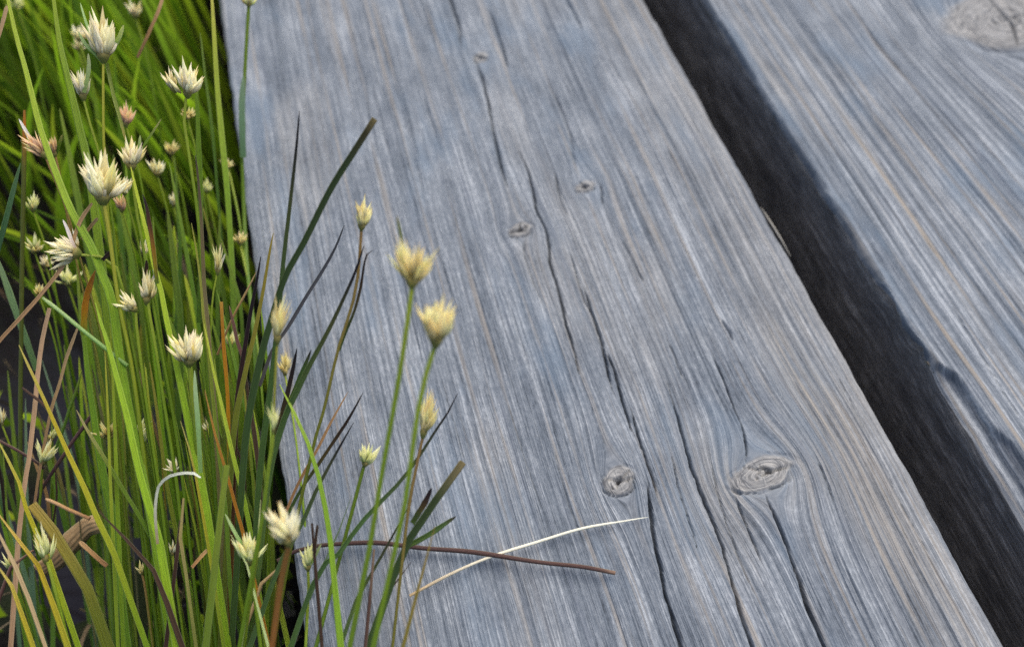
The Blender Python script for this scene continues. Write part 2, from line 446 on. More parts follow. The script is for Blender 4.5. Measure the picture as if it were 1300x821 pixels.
plankB = build_plank('wooden_plank', 'weathered grey plank with ribbed straight grain and a splintered edge past the dark gap', xB, xB + PW, ymin - .5, ymax + .9,
    (xB, at(1300, 0)[0] + .004), at(1180, 835)[1], ymax + .006, .00042, .00070, .064, KB, CRB, M_woodB, .00042, 330, chip=chip, warm=warmB, seed=31)

# ------------------------------------------------------------------ swept blades and stems
def smooth_path(P, n):
    P = np.asarray(P, float)
    Q = np.vstack([2 * P[0] - P[1], P, 2 * P[-1] - P[-2]])
    d = np.r_[0, np.cumsum(np.linalg.norm(np.diff(P, axis=0), axis=1))]
    out = []
    for s in np.linspace(0, d[-1], n):
        i = min(np.searchsorted(d, s, 'right') - 1, len(P) - 2); t = (s - d[i]) / max(d[i + 1] - d[i], 1e-9)
        p0, p1, p2, p3 = Q[i:i + 4]
        out.append(.5 * ((2 * p1) + (-p0 + p2) * t + (2 * p0 - 5 * p1 + 4 * p2 - p3) * t * t + (-p0 + 3 * p1 - 3 * p2 + p3) * t ** 3))
    return np.array(out)

CRES = np.array([(-1, .34), (-.72, .12), (-.38, -.02), (0, -.10), (.38, -.02), (.72, .12), (1, .34), (.70, .26), (.36, .16), (0, .10), (-.36, .16), (-.70, .26)])
TUBE = np.array([(math.cos(a), math.sin(a)) for a in np.linspace(math.pi, -math.pi, 9)[:-1]])
FLATC = np.array([(-1, .0), (-.5, -.22), (0, -.3), (.5, -.22), (1, .0), (.5, .22), (0, .3), (-.5, .22)])

def sweep_data(P, wid, prof, twist=0.0):
    P = np.asarray(P, float); n = len(P)
    T = np.gradient(P, axis=0); T /= np.linalg.norm(T, axis=1, keepdims=True) + 1e-12
    view = CAM - P; view /= np.linalg.norm(view, axis=1, keepdims=True)
    Sd = np.cross(T, view); Sd /= np.linalg.norm(Sd, axis=1, keepdims=True) + 1e-9
    for i in range(1, n):
        if Sd[i] @ Sd[i - 1] < 0: Sd[i] *= -1
    N = np.cross(Sd, T); N /= np.linalg.norm(N, axis=1, keepdims=True)
    tw = np.linspace(twist * .4, twist * 1.6, n)
    S2 = Sd * np.cos(tw)[:, None] + N * np.sin(tw)[:, None]
    N2 = N * np.cos(tw)[:, None] - Sd * np.sin(tw)[:, None]
    k = len(prof)
    V = P[:, None, :] + wid[:, None, None] * (S2[:, None, :] * prof[None, :, :1] + N2[:, None, :] * prof[None, :, 1:])
    i, j = np.meshgrid(np.arange(n - 1), np.arange(k), indexing='ij'); j2 = (j + 1) % k
    Fq = np.stack([i * k + j, i * k + j2, (i + 1) * k + j2, (i + 1) * k + j], -1).reshape(-1, 4)
    s = np.tile(prof[:, 0], n); t = np.repeat(np.linspace(0, 1, n), k)
    return V.reshape(-1, 3), Fq, s, t

def stops_col(t, stops):
    ts = [a for a, _ in stops]; cs = np.array([c for _, c in stops])
    return np.stack([np.interp(t, ts, cs[:, i]) for i in range(3)], -1)

L = lin
WARM = np.array([1.15, 1.0, .74])
G1, G2, G3 = (.055, .13, .012), (.115, .22, .015), (.20, .31, .03)
DK, BK, BR = (.022, .06, .020), (.010, .008, .012), (.075, .038, .022)
ST, OR, YL = (.33, .235, .135), (.42, .165, .016), (.50, .36, .03)
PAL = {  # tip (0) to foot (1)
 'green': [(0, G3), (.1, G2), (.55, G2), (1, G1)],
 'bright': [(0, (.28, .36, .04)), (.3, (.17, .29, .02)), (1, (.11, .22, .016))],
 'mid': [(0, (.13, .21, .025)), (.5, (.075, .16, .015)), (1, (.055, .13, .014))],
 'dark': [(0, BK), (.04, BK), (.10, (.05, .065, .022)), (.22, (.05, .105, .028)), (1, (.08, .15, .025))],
 'darkbrown': [(0, BK), (.3, (.03, .02, .012)), (.5, (.06, .05, .015)), (.75, (.04, .07, .018)), (1, (.05, .10, .018))],
 'cut': [(0, (.16, .15, .07)), (.015, (.05, .05, .02)), (.06, (.030, .055, .016)), (.4, (.042, .092, .020)), (1, (.06, .13, .02))],
 'olive': [(0, (.19, .17, .03)), (.3, (.10, .14, .016)), (1, (.10, .15, .015))],
 'yellow': [(0, (.55, .42, .16)), (.12, YL), (.3, (.38, .36, .03)), (.5, (.2, .3, .02)), (1, (.12, .23, .015))],
 'orange': [(0, (.5, .25, .06)), (.15, OR), (.6, (.5, .22, .012)), (.85, (.4, .28, .02)), (1, (.16, .24, .02))],
 'browntip': [(0, BK), (.12, (.03, .012, .016)), (.35, (.10, .035, .018)), (.6, (.30, .13, .015)), (.8, (.32, .22, .02)), (1, (.12, .18, .02))],
 'straw': [(0, (.42, .33, .22)), (.5, ST), (1, (.25, .165, .10))],
 'pink': [(0, (.40, .32, .24)), (.5, (.35, .27, .20)), (1, (.26, .19, .14))],
 'pale': [(0, (.80, .78, .64)), (.6, (.78, .74, .58)), (1, (.42, .30, .16))],
 'grey': [(0, (.05, .048, .055)), (.3, (.085, .08, .095)), (1, (.10, .085, .08))],
 'brown': [(0, (.23, .14, .10)), (.05, (.10, .052, .045)), (.6, (.085, .044, .040)), (1, (.06, .032, .028))],
 'dkbrown': [(0, (.05, .03, .02)), (.5, (.06, .033, .022)), (1, (.04, .024, .016))],
 'teal': [(0, (.12, .21, .12)), (.5, (.075, .16, .085)), (1, (.05, .12, .05))],
 'rod': [(0, (.30, .40, .22)), (.5, (.19, .32, .13)), (1, (.16, .28, .08))],
 'orangetop': [(0, (.35, .15, .04)), (.04, (.5, .17, .012)), (.10, (.3, .16, .03)), (.16, (.13, .13, .03)), (1, (.09, .11, .025))],
 'greytan': [(0, (.06, .04, .03)), (.08, (.15, .11, .07)), (.25, (.26, .21, .12)), (.5, (.24, .20, .09)), (.75, (.15, .22, .03)), (1, (.1, .18, .02))],
 'tantip': [(0, (.50, .36, .22)), (.2, (.36, .31, .12)), (.45, (.2, .25, .03)), (1, (.13, .21, .02))],
 'green_o': [(0, G3), (.3, (.17, .29, .02)), (.62, (.17, .27, .02)), (.74, (.45, .18, .01)), (.80, (.22, .26, .02)), (1, (.14, .24, .02))],
 'greenyt': [(0, (.22, .24, .04)), (.4, (.12, .22, .02)), (1, (.06, .13, .015))],
 'stem': [(0, (.26, .34, .06)), (.12, (.17, .27, .03)), (.5, (.115, .22, .02)), (1, (.07, .15, .014))],
 'stem_y': [(0, (.34, .36, .08)), (.15, (.24, .30, .04)), (.5, (.14, .24, .02)), (1, (.08, .16, .014))],
 'stem_b': [(0, (.20, .12, .04)), (.3, (.32, .15, .05)), (1, (.2, .1, .03))],
 'stem_t': [(0, (.24, .17, .09)), (.3, (.15, .19, .03)), (1, (.08, .15, .015))],
}
ZMIN = .0022
def to_world(pts, o_top, o_bot, flat=False, rad=.001):
    """pts tip first, in picture pixels; o_* are depths relative to the focal plane in metres."""
    pts = np.asarray(pts, float)
    if pts[-1][1] >= 725 and not flat:
        v = pts[-1] - pts[-2]; v = v / max(abs(v[1]), 6.0); v[0] = np.clip(v[0], -.35, .35)
        pts = np.vstack([pts, pts[-1] + v * (900 - pts[-1][1])])
    d = np.r_[0, np.cumsum(np.hypot(*np.diff(pts, axis=0).T))]; d /= d[-1]
    out = []
    for (x, y), t in zip(pts, d):
        p = at_d(x, y, FOCUS + o_top * (1 - t) + o_bot * t)
        lim = ZMIN + rad
        if flat: p = at(x, y, lim)
        else:
            q = at(x, y, lim)
            if q[0] > -.004 and p[2] < lim: p = q
            elif p[2] < -.098: p = at(x, y, -.098)
        out.append(p)
    return out

def root_down(P, rng):
    """carry a stem that leaves the frame at its foot down to the peat beside the plank"""
    a, b = np.array(P[-2]), np.array(P[-1]); t = (b - a) / (np.linalg.norm(b - a) + 1e-9)
    p = b + t * .012
    if p[0] > -.008:
        if p[2] < .006: p[2] = .006
        m = np.array([-.006 - .004 * rng.random(), p[1] - .035 - max(0, p[0]) * .5, max(.012, p[2] * .7)])
        e = np.array([-.016 - .01 * rng.random(), m[1] - .02, -.1])
        return P + [p, m, e]
    e = np.array([p[0] - .005, p[1] - .012, -.1])
    return P + [p, e]

_rng = random.Random(5)
def blade(label, pal, wpx, pts, o=(0, .02), name='grass_blade', cat='grass blade', prof='c', twist=None, flat=False, group=None, root=False, parent=None, taper=None, vary=.12):
    r = _rng
    oj = r.uniform(-.003, .003)
    P = to_world(pts, o[0] + oj, o[1] + oj, flat, wpx * .5 * FOCUS / F * (1 if prof == 't' else .3))
    vis = len(P)
    if flat:
        for q in range(1, len(P) - 1): P[q] = np.array(P[q]) + np.array([r.uniform(-.0002, .0002), r.uniform(-.00035, .00035), r.uniform(0, .0006)])
    if root or pts[-1][1] >= 725: P = root_down(P, r) if not flat else P
    n = max(14, min(60, int(sum(np.hypot(*(np.array(pts[i + 1]) - pts[i])) for i in range(len(pts) - 1)) / 9)))
    Pn = smooth_path(P, n)
    t = np.linspace(0, 1, n)
    dmid = depth(P[min(1, vis - 1)])
    wd = wpx * .47 * dmid / F
    if taper == 'cut': prof_w = np.clip(.80 + .2 * np.minimum(1, t * 3), 0, 1)
    elif taper == 'flat': prof_w = .8 + .2 * np.sin(t * math.pi)
    elif taper == 'rod': prof_w = np.minimum(1, .55 + t * 6) * np.ones(n)
    else: prof_w = np.minimum(1, .10 + 1.5 * t ** .5)
    wid = wd * prof_w * (1 + .05 * np.sin(t * 19 + r.random() * 6))
    pr = {'c': CRES, 't': TUBE, 'f': FLATC}[prof]
    V, Fq, s, tt = sweep_data(Pn, wid, pr, r.uniform(-.45, .45) if twist is None else twist)
    st = PAL[pal]; 
    dry = pal in ('straw', 'pink', 'pale', 'grey', 'brown', 'dkbrown')
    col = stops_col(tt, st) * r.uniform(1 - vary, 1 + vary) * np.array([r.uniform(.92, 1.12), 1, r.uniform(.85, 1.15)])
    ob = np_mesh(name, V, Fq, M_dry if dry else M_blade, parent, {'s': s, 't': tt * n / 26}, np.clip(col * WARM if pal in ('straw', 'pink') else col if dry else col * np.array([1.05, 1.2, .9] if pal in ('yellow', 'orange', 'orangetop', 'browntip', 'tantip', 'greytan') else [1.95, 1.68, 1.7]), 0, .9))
    if parent is None: meta(ob, label, cat, group)
    return ob

# ------------------------------------------------------------------ flower heads
TINT = {
 'white': [(0, (.30, .27, .09)), (.14, (.48, .43, .22)), (.35, (.70, .68, .54)), (.7, (.78, .77, .70)), (1, (.70, .65, .54))],
 'green': [(0, (.26, .34, .08)), (.25, (.52, .57, .28)), (.6, (.72, .75, .52)), (1, (.76, .76, .60))],
 'tan': [(0, (.24, .17, .05)), (.2, (.44, .39, .16)), (.45, (.64, .63, .42)), (.8, (.74, .74, .58)), (1, (.62, .52, .30))],
 'cream': [(0, (.24, .22, .06)), (.2, (.46, .40, .16)), (.5, (.68, .63, .38)), (.85, (.74, .70, .50)), (1, (.66, .54, .34))],
 'pink': [(0, (.30, .17, .08)), (.3, (.58, .40, .26)), (.65, (.72, .58, .44)), (1, (.72, .62, .46))],
}
def scale_mesh(base, d, n, Ls, wd, tint, bend, side, rr):
    """one spikelet: a closed spindle with two pointed glumes hugging it"""
    Vs, Fs, ss, ts = [], [], [], []; off = 0
    for g_ in range(3):
        m = 9; t = np.linspace(0, 1, m)
        le = Ls * (1, .80, .66)[g_]
        open_ = (0, .22, -.20)[g_]
        P = base + np.outer(t * le, d) + np.outer((t ** 1.6) * le * (bend + open_ * .5), side) + np.outer(np.sin(t * 3.0) * wd * (0, .5, .6)[g_], n)
        wid = wd * (1, .72, .66)[g_] * (np.sin(np.pi * np.clip(t * .94 + .04, 0, 1) ** .72) ** .9 + .05) * (1 - .55 * t ** 2.2)
        wid[-1] = wd * .03
        pr = FLATC * np.array([1, (2.6, 1.3, 1.3)[g_]])
        sh = np.cross(d, n)
        V = P[:, None, :] + wid[:, None, None] * (sh[None, None, :] * pr[None, :, :1] + n[None, None, :] * pr[None, :, 1:])
        V += (0, .55, -.5)[g_] * wd * sh * np.sin(t * np.pi)[:, None, None]
        k = len(pr); i, j = np.meshgrid(np.arange(m - 1), np.arange(k), indexing='ij'); j2 = (j + 1) % k
        Fs.append(np.stack([i * k + j, i * k + j2, (i + 1) * k + j2, (i + 1) * k + j], -1).reshape(-1, 4) + off); off += m * k
        Vs.append(V.reshape(-1, 3)); ss.append(np.tile(pr[:, 0], m)); ts.append(np.repeat(t, k))
    t = np.concatenate(ts); c = stops_col(t, TINT[tint])
    c *= rr.uniform(1.15, 1.4) * np.array([1.0, rr.uniform(.96, 1.01), rr.uniform(.82, .98)])
    return np.concatenate(Vs), np.concatenate(Fs), np.concatenate(ss), t + rr.random() * 9, np.clip(c, 0, .94)

def head(root, base_px, tip_px, dep, wpx, n, tint, spread=.55, seed=0, single=False, blen=1.0):
    rr = random.Random(seed * 7 + 1)
    b = at_d(*base_px, dep); tp = at_d(*tip_px, dep - .003)
    ax = tp - b; Lh = np.linalg.norm(ax); ax /= Lh
    view = CAM - b; view /= np.linalg.norm(view)
    sh = np.cross(ax, view); sh /= np.linalg.norm(sh); nn = np.cross(sh, ax); nn /= np.linalg.norm(nn)
    hw = wpx * .5 * dep / F
    # green-brown receptacle
    m = 7; t = np.linspace(0, 1, m); P = b + np.outer((t - .25) * Lh * .34, ax)
    wd = hw * np.array([.12, .20, .28, .33, .30, .20, .05])
    V, Fq, s, tt = sweep_data(P, wd, TUBE)
    hd = np_mesh('flower_head', V, Fq, M_spike, root, {'s': s, 't': tt}, stops_col(tt, [(0, (.22, .28, .06)), (.5, (.34, .31, .10)), (1, (.42, .30, .12))]))
    acc = []
    n = int(n * 1.75); spread = spread * rr.uniform(.7, 1.35); lv = rr.uniform(.10, .24)
    for i in range(n):
        f = (i + .5) / n; a = i * 2.39996 + rr.uniform(-.3, .3); rad = math.sqrt(f)
        cx_, cy_ = rad * math.cos(a), rad * math.sin(a)
        out = sh * cx_ + nn * cy_ * .8
        if rr.random() < .12: out = out * 1.9
        d = ax + out * spread * 1.05 * (.6 + .7 * rr.random()) * hw / Lh * 2.0; d /= np.linalg.norm(d)
        st = b + ax * Lh * (.02 + .20 * (1 - rad) + rr.uniform(0, .10)) + out * hw * .24
        le = Lh * (.80 - .16 * rad + rr.uniform(-lv, lv * .8)) * blen
        side = out + .3 * np.array([rr.uniform(-1, 1) for _ in range(3)]); side /= np.linalg.norm(side) + 1e-9
        n2 = np.cross(d, np.cross(view + .5 * out + .6 * np.array([rr.uniform(-1, 1) for _ in range(3)]), d)); n2 /= np.linalg.norm(n2)
        w_ = min(le * .108, hw * .18) * rr.uniform(.8, 1.2)
        r = scale_mesh(st, d, n2, le, w_, tint if rr.random() > .18 else ('cream' if tint != 'cream' else 'tan'), rr.uniform(-.16, .22), side, rr)
        if single: acc.append(r)
        else: np_mesh('spikelet', r[0], r[1], M_spike, hd, {'s': r[2], 't': r[3]}, r[4])
    if single:
        o = 0; Vs, Fs, s_, t_, c_ = [hd_ for hd_ in ([], [], [], [], [])]
        for r in acc:
            Vs.append(r[0]); Fs.append(r[1] + o); o += len(r[0]); s_.append(r[2]); t_.append(r[3]); c_.append(r[4])
        np_mesh('spikelets', np.concatenate(Vs), np.concatenate(Fs), M_spike, hd, {'s': np.concatenate(s_), 't': np.concatenate(t_)}, np.concatenate(c_)).name = 'spikelet'
    return hd

_fs = [0]
def flower(label, stem_pts, stem_w, base, tip, wpx, n, tint='white', o=(0, .02), pal='stem', spread=.55, bracts=(), single=False, extra=(), prof='t', blen=1.0, group='white beak-sedge flower stems'):
    _fs[0] += 1
    P = to_world(stem_pts, o[0], o[1], False, stem_w * .5 * FOCUS / F)
    if stem_pts[-1][1] >= 725: P = root_down(P, _rng)
    elif P[-1][2] > -.09:
        e = np.array(P[-1]); a = np.array(P[-2]); t = (e - a) / np.linalg.norm(e - a)
        P = P + [e + t * .03 + np.array([-.004, 0, -.02]), np.array([min(-.012, e[0] - .004), e[1] - .035, -.1])]
    rt = bpy.data.objects.new('flower_stem', None); COL.objects.link(rt)
    rt.empty_display_size = .01; meta(rt, label, 'flower', group)
    foot = P[-1]; rt.location = foot
    n_ = 34; Pn = smooth_path(P, n_)
    dep = depth(P[0]); wd = stem_w * .5 * dep / F
    t = np.linspace(0, 1, n_); wid = wd * (.72 + .35 * np.minimum(1, t * 1.6)) * (1 + .04 * np.sin(t * 23))
    V, Fq, s, tt = sweep_data(Pn, wid, TUBE if prof == 't' else CRES, .2)
    kids = [np_mesh('stem', V, Fq, M_blade, rt, {'s': s * .7, 't': tt * 1.5}, np.clip(stops_col(tt, PAL[pal]) * _rng.uniform(.9, 1.1) * np.array([1.5, 1.35, .95]), 0, .9))]
    kids.append(head(rt, base, tip, depth(at_d(*base, FOCUS + o[0])), wpx, n, tint, spread, _fs[0], single, blen))
    for (b, tip2, wp, tn) in extra:
        kids.append(head(rt, b, tip2, FOCUS + o[0], wp, max(4, n // 2), tn, spread, _fs[0] + 50, single, blen))
    for (pal2, w2, pts) in bracts:
        oo = o[0]
        kids.append(blade(None, pal2, w2, pts, (oo - .001, oo + .001), name='bract', parent=rt))
    off = Vector(foot)
    for k in kids: k.matrix_parent_inverse = Matrix.Translation(-off)
    return rt

# ------------------------------------------------------------------ flowering stems
flower('tall cream sedge head with two spreading bracts, topmost at the upper left', [(131,76),(131,130),(132,190),(138,280),(150,390),(160,480),(172,600),(186,735)], 4.2, (131,76), (127,18), 48, 17, 'white', (-.004,.015), 'stem_y', .62,
  [('rod',6.5,[(157,32),(150,50),(139,66),(132,76)]),('rod',3.6,[(102,4),(107,22),(116,48),(128,74)]),('rod',5,[(99,40),(108,56),(120,68),(130,78)]),('olive',5,[(161,184),(152,150),(143,118),(135,80)])])
flower('small white head leaning left on a thin stem, just left of the tallest head', [(106,126),(115,160),(126,196),(140,260),(156,400),(176,560),(192,735)], 4, (106,126), (99,84), 26, 8, 'white', (-.002,.014), 'stem', .42, [('rod',5.5,[(112,68),(113,84),(111,100),(107,118)])])
flower('white fan-shaped sedge head on a forked stem near the plank edge', [(236,125),(233,148),(240,198),(250,266),(256,340),(263,470),(271,600),(281,735)], 5, (238,122), (238,78), 34, 11, 'white', (-.002,.016), 'stem', .5,
  [], extra=[((222,116),(208,84),26,'white')])
flower('pinkish sedge head with open pointed scales leaning left at the left border', [(57,198),(65,218),(75,241),(86,272),(105,340),(130,430),(150,560),(166,735)], 3.6, (58,199), (25,165), 26, 6, 'pink', (-.004,.012), 'stem_t', .55, [('pale',5,[(24,151),(32,165),(42,182),(55,197)])])
flower('short pink-white bud beside the broad leaning blade at the left', [(70,196),(76,222),(90,300),(112,400),(138,540),(152,735)], 3.4, (70,198), (65,167), 19, 5, 'pink', (.002,.016), 'stem_t', .4, [('tantip',4,[(79,171),(76,182),(72,195)])])
flower('largest creamy sedge head, round and shaggy, low in the upper left cluster', [(132,258),(139,300),(150,380),(168,470),(185,600),(201,735)], 6, (131,256), (125,196), 58, 20, 'white', (-.012,.012), 'stem_y', .75, [('rod',4,[(111,193),(115,206),(121,220),(128,245)])])
flower('white sedge head with a long thin bract pointing up right beside the shaggy head', [(168,216),(172,262),(181,310),(200,420),(225,560),(246,735)], 4.6, (167,214), (165,174), 36, 9, 'white', (-.006,.012), 'stem', .58, [('tantip',3,[(205,151),(194,168),(183,185),(170,210)]),('rod',5,[(178,172),(176,190),(170,210)])])
flower('sedge head bent over sideways, pointing to the left border', [(98,323),(120,325),(140,330),(152,352),(165,420),(190,560),(216,735)], 5, (100,322), (58,312), 50, 19, 'white', (-.006,.012), 'stem', .62, [('pale',5,[(80,279),(86,292),(92,308),(98,320)]),('dkbrown',5,[(143,316),(138,322),(130,330)])])
flower('white two-pointed head opening to the left, below the bent-over head', [(172,393),(175,430),(190,540),(205,640),(216,735)], 5, (172,394), (150,372), 30, 7, 'white', (-.004,.012), 'stem', .6)
flower('bright white head with forked tips beside the two-pointed head', [(187,380),(190,400),(197,440),(208,510),(225,620),(236,735)], 5, (186,384), (188,340), 27, 6, 'white', (-.004,.012), 'stem', .4, [('pale',2.5,[(194,342),(196,350),(191,358)]),('dkbrown',5,[(186,330),(186,340),(185,352)])])
flower('compact white sedge head on a stout pale-sheathed stem in mid tuft', [(240,460),(243,500),(246,530),(252,600),(266,735)], 6, (240,462), (240,413), 46, 15, 'white', (-.008,.010), 'stem', .5, [('rod',7,[(247,470),(248,500),(251,540),(254,600)])])
flower('narrow brownish sedge head above the orange blade', [(276,345),(271,370),(268,410),(267,500),(285,735)], 3, (276,347), (279,310), 17, 6, 'tan', (0,.014), 'stem', .35, [('pale',3,[(286,322),(282,332),(278,344)])])
flower('creamy upright sedge head on a thin stem in front of the plank edge', [(352,434),(350,470),(348,512),(346,545),(340,600),(333,660),(322,735)], 4, (352,434), (353,377), 27, 12, 'cream', (-.045,-.02), 'stem_y', .30)
flower('slim green-white bud with two pointed sheaths under the upright head', [(347,540),(346,560),(340,600),(334,650),(325,700),(318,740)], 6, (347,548), (346,508), 15, 4, 'green', (-.045,-.02), 'stem', .3)
flower('blurred creamy head on an orange-brown stalk at the foot of the plank edge', [(367,690),(362,712),(356,740),(352,770)], 10, (367,690), (352,640), 46, 11, 'white', (-.055,-.045), 'stem_b', .62, [('tan' if False else 'olive',6,[(338,650),(346,664),(356,676),(366,690)])])
flower('small pale head beside the two brown twigs on the plank edge', [(391,722),(392,740),(390,780)], 5, (391,722), (388,687), 27, 9, 'green', (-.018,-.012), 'stem', .42, [('rod',4,[(408,689),(403,700),(395,715)])])
flower('fresh green-white head ringed by green bracts at the bottom of the tuft', [(317,712),(321,735),(325,770)], 6, (317,714), (313,674), 34, 13, 'green', (-.022,-.012), 'stem', .55, [('rod',5,[(286,652),(296,672),(308,694),(317,715)]),('rod',5,[(293,678),(303,694),(313,716),(318,735)]),('rod',5,[(331,634),(330,660),(327,690),(322,725)])])
flower('small tan upright head high on a thin stem over the plank', [(459,288),(457,320),(452,367),(440,410),(429,444),(419,487),(411,521),(402,550),(382,634),(370,690),(362,735)], 5, (459,290), (461,254), 30, 12, 'tan', (-.030,.000), 'stem_t', .45)
flower('cream double head of the taller near stem over the plank', [(523,366),(517,410),(511,451),(501,511),(483,611),(470,690),(461,735)], 8, (521,362), (507,299), 30, 12, 'cream', (-.064,-.045), 'stem', .42, [('olive',4,[(504,274),(507,290),(512,315)])], extra=[((525,363),(546,309),28,'cream')], prof='c')
flower('orange-tinged cream head on the near stem right of the double head', [(553,436),(546,462),(538,484),(531,520),(524,566),(515,634),(503,690),(493,735)], 8, (553,437), (560,374), 52, 17, 'tan', (-.068,-.050), 'stem', .50, prof='c')
flower('blurred narrow cream head behind the near stems over the plank', [(537,553),(533,572),(527,600),(518,650),(508,735)], 5, (537,553), (548,495), 30, 10, 'cream', (-.030,-.03), 'stem_t', .35)
flower('small star-like white head on a dark leaf over the plank', [(463,588),(457,610),(448,645),(436,690),(424,735)], 6, (463,590), (472,560), 30, 6, 'green', (-.020,-.014), 'mid', .65)
flower('small white starry head low among the bright blades in mid tuft', [(170,568),(172,600),(185,690),(191,735)], 5, (170,568), (178,530), 36, 8, 'green', (.004,.014), 'stem', .62)
flower('yellowish cluster of short scales by the pinkish upright straw', [(54,588),(52,620),(50,680)], 4, (54,588), (64,559), 28, 9, 'green', (.012,.022), 'stem', .55)
flower('faint pale head just above the yellowish cluster', [(66,558),(66,600),(64,680)], 3, (66,558), (70,542), 16, 5, 'green', (.030,.035), 'mid', .5, single=True)
flower('pale bud with two pointed scales low at the left, on a green stem', [(60,712),(64,725),(69,745)], 6, (58,712), (54,668), 26, 6, 'green', (-.012,-.006), 'stem', .42)
flower('yellow-white ragged cluster half hidden behind bright stems', [(138,555),(142,600),(150,735)], 4, (138,556), (134,532), 36, 9, 'cream', (.012,.02), 'stem', .8)
flower('tiny white petals above the curled pale blade', [(222,600),(226,640),(236,735)], 4, (223,599), (213,582), 28, 5, 'white', (.006,.012), 'stem', .8)
flower('tiny white bud near the bottom between dark stems', [(219,704),(221,725),(226,760)], 4, (219,704), (219,684), 13, 3, 'white', (.002,.008), 'stem', .5)
flower('pair of tiny cream buds at the very bottom of the tuft', [(180,728),(184,745),(190,790)], 4, (180,728), (174,714), 16, 4, 'cream', (.004,.008), 'stem_t', .6)
flower('green stalk with its head cut by the top border, standing before the plank', [(316,4),(312,70),(309,130),(307,190),(309,250),(313,330),(322,420)], 5.5, (316,8), (315,-14), 24, 6, 'green', (.06,.07), 'mid', .6, [('teal',9,[(309,96),(307,125),(307,160),(308,200)])])
# farther heads, soft in the photo
for i, (x, y, wd, h_, of, tn, lb) in enumerate([
  (160,160,17,26,.035,'pink','faded pink-white head behind the tallest stem'),
  (218,196,20,16,.075,'cream','blurred cream dot left of the plank edge stems'),
  (200,222,24,20,.05,'white','blurred white head right of the long thin bract'),
  (305,310,17,15,.06,'cream','small cream head against the plank edge'),
  (100,52,20,18,.09,'white','blurred white patch left of the tallest head'),
  (99,64,16,14,.10,'white','lower of two blurred patches left of the tallest head'),
  (172,22,24,20,.10,'white','blurred white patch right of the tallest head'),
  (238,150,20,12,.04,'cream','little head peeping out behind the forked stem'),
  (42,268,14,20,.03,'green','small pale head at the left near the thin brownish stem'),
  (44,320,26,18,.035,'green','soft yellowish head left of the bent-over head'),
  (58,338,16,12,.045,'white','faint white spot under the bent-over head'),
  (86,362,22,20,.05,'green','soft pale-green head below the bent-over head'),
  (50,376,14,14,.02,'cream','small pale knob on the end of the straight green rod'),
  (220,262,12,16,.06,'white','faint white bud beside the wide green blade'),
  (262,244,14,14,.07,'green','faint bud near the grey-brown stem tip'),
  (290,214,14,12,.08,'tan','faint tan bud close to the plank edge'),
  (292,440,14,18,.03,'green','pale green bud right of the orange blade'),
  (182,325,11,20,.02,'white','single white petal on a brown stalk above the forked head'),
  (362,476,13,28,.03,'cream','soft white bud behind the creamy upright head'),
  (14,722,16,20,.012,'green','soft pale bud in the lower left corner'),
  (158,246,18,22,.01,'white','white bud tucked behind the shaggy head'),
  (155,268,16,20,.015,'pink','small pinkish head on the brown straw'),
  (266,548,12,14,.02,'white','tiny white bud deep between the bright blades'),
  (22,12,16,14,.11,'green','blurred greenish bud in the top left corner'),
  (3,540,8,22,.01,'white','white head cut off by the left border'),
 ]):
    lean = (CX - x) * .05
    flower(lb, [(x, y), (x + lean * .6 + 2, y + 60), (x + lean + 6, y + 140)], 3.2, (x, y), (x - 2 + (i % 3), y - h_ * 1.2), wd * 1.3, 7, tn, (of, of + .015), 'stem', .6, single=True)

# ------------------------------------------------------------------ blades over the plank
OP = 'dark blades leaning over the plank'
blade('dark green upright blade with a black tip, left of the cut blade over the plank', 'dark', 8.5, [(380,141),(376,190),(367,270),(360,330),(354,395),(345,480),(330,600),(322,735)], (-.03,.004), group=OP)
blade('long green blade with a blunt cut tip slanting right over the plank', 'cut', 10, [(476,151),(450,192),(420,240),(386,308),(362,352),(345,405),(330,460),(312,560),(300,735)], (-.034,.006), taper='cut', group=OP)
blade('thin grey-purple withered blade over the plank beside the creamy upright head', 'grey', 5, [(437,286),(426,314),(410,343),(388,378),(366,415),(346,445),(330,490)], (-.01,.004), group=OP)
blade('green blade with a small dark tip rising at the plank edge', 'olive', 9, [(347,296),(342,322),(334,370),(324,420),(310,480),(296,560),(286,735)], (-.006,.01), group=OP)
blade('blade with a brown tip turning orange lower down at the plank edge', 'browntip', 9, [(331,326),(326,356),(319,392),(311,440),(302,500),(296,600),(292,735)], (-.004,.01), group=OP)
blade('thin tan straw crossing the dark gap between tuft and plank', 'straw', 3.2, [(326,344),(312,372),(298,398),(286,425),(276,450)], (.004,.01), prof='t')
blade('long dark olive blade with a black tip, rising to the small tan head', 'dark', 10, [(462,312),(451,345),(436,379),(419,415),(405,441),(391,467),(377,496),(366,518),(354,552),(340,610),(326,735)], (-.03,.0), group=OP)
blade('thin black curled bract by the small tan head', 'darkbrown', 4, [(474,317),(466,323),(462,338),(458,365),(450,395),(440,420),(431,445)], (-.031,-.022), group=OP)
blade('short blade with a black-brown tip in the fork of olive blades', 'darkbrown', 7.5, [(377,442),(372,468),(366,495),(360,520),(352,552),(340,620)], (-.012,.0), group=OP)
blade('short black-tipped green blade joined to the long olive one', 'dark', 7, [(395,444),(386,466),(376,490),(367,512),(357,540)], (-.013,-.004), group=OP)
blade('thin grey-tan withered blade, leftmost of three over the lower plank', 'straw', 4, [(442,497),(430,518),(418,540),(404,568),(386,600),(372,628),(356,670)], (-.008,.0), group=OP)
blade('thin black-tipped tan blade, middle of three over the lower plank', 'darkbrown', 5, [(461,498),(452,515),(440,536),(424,560),(404,590),(382,622),(362,660)], (-.016,-.004), group=OP)
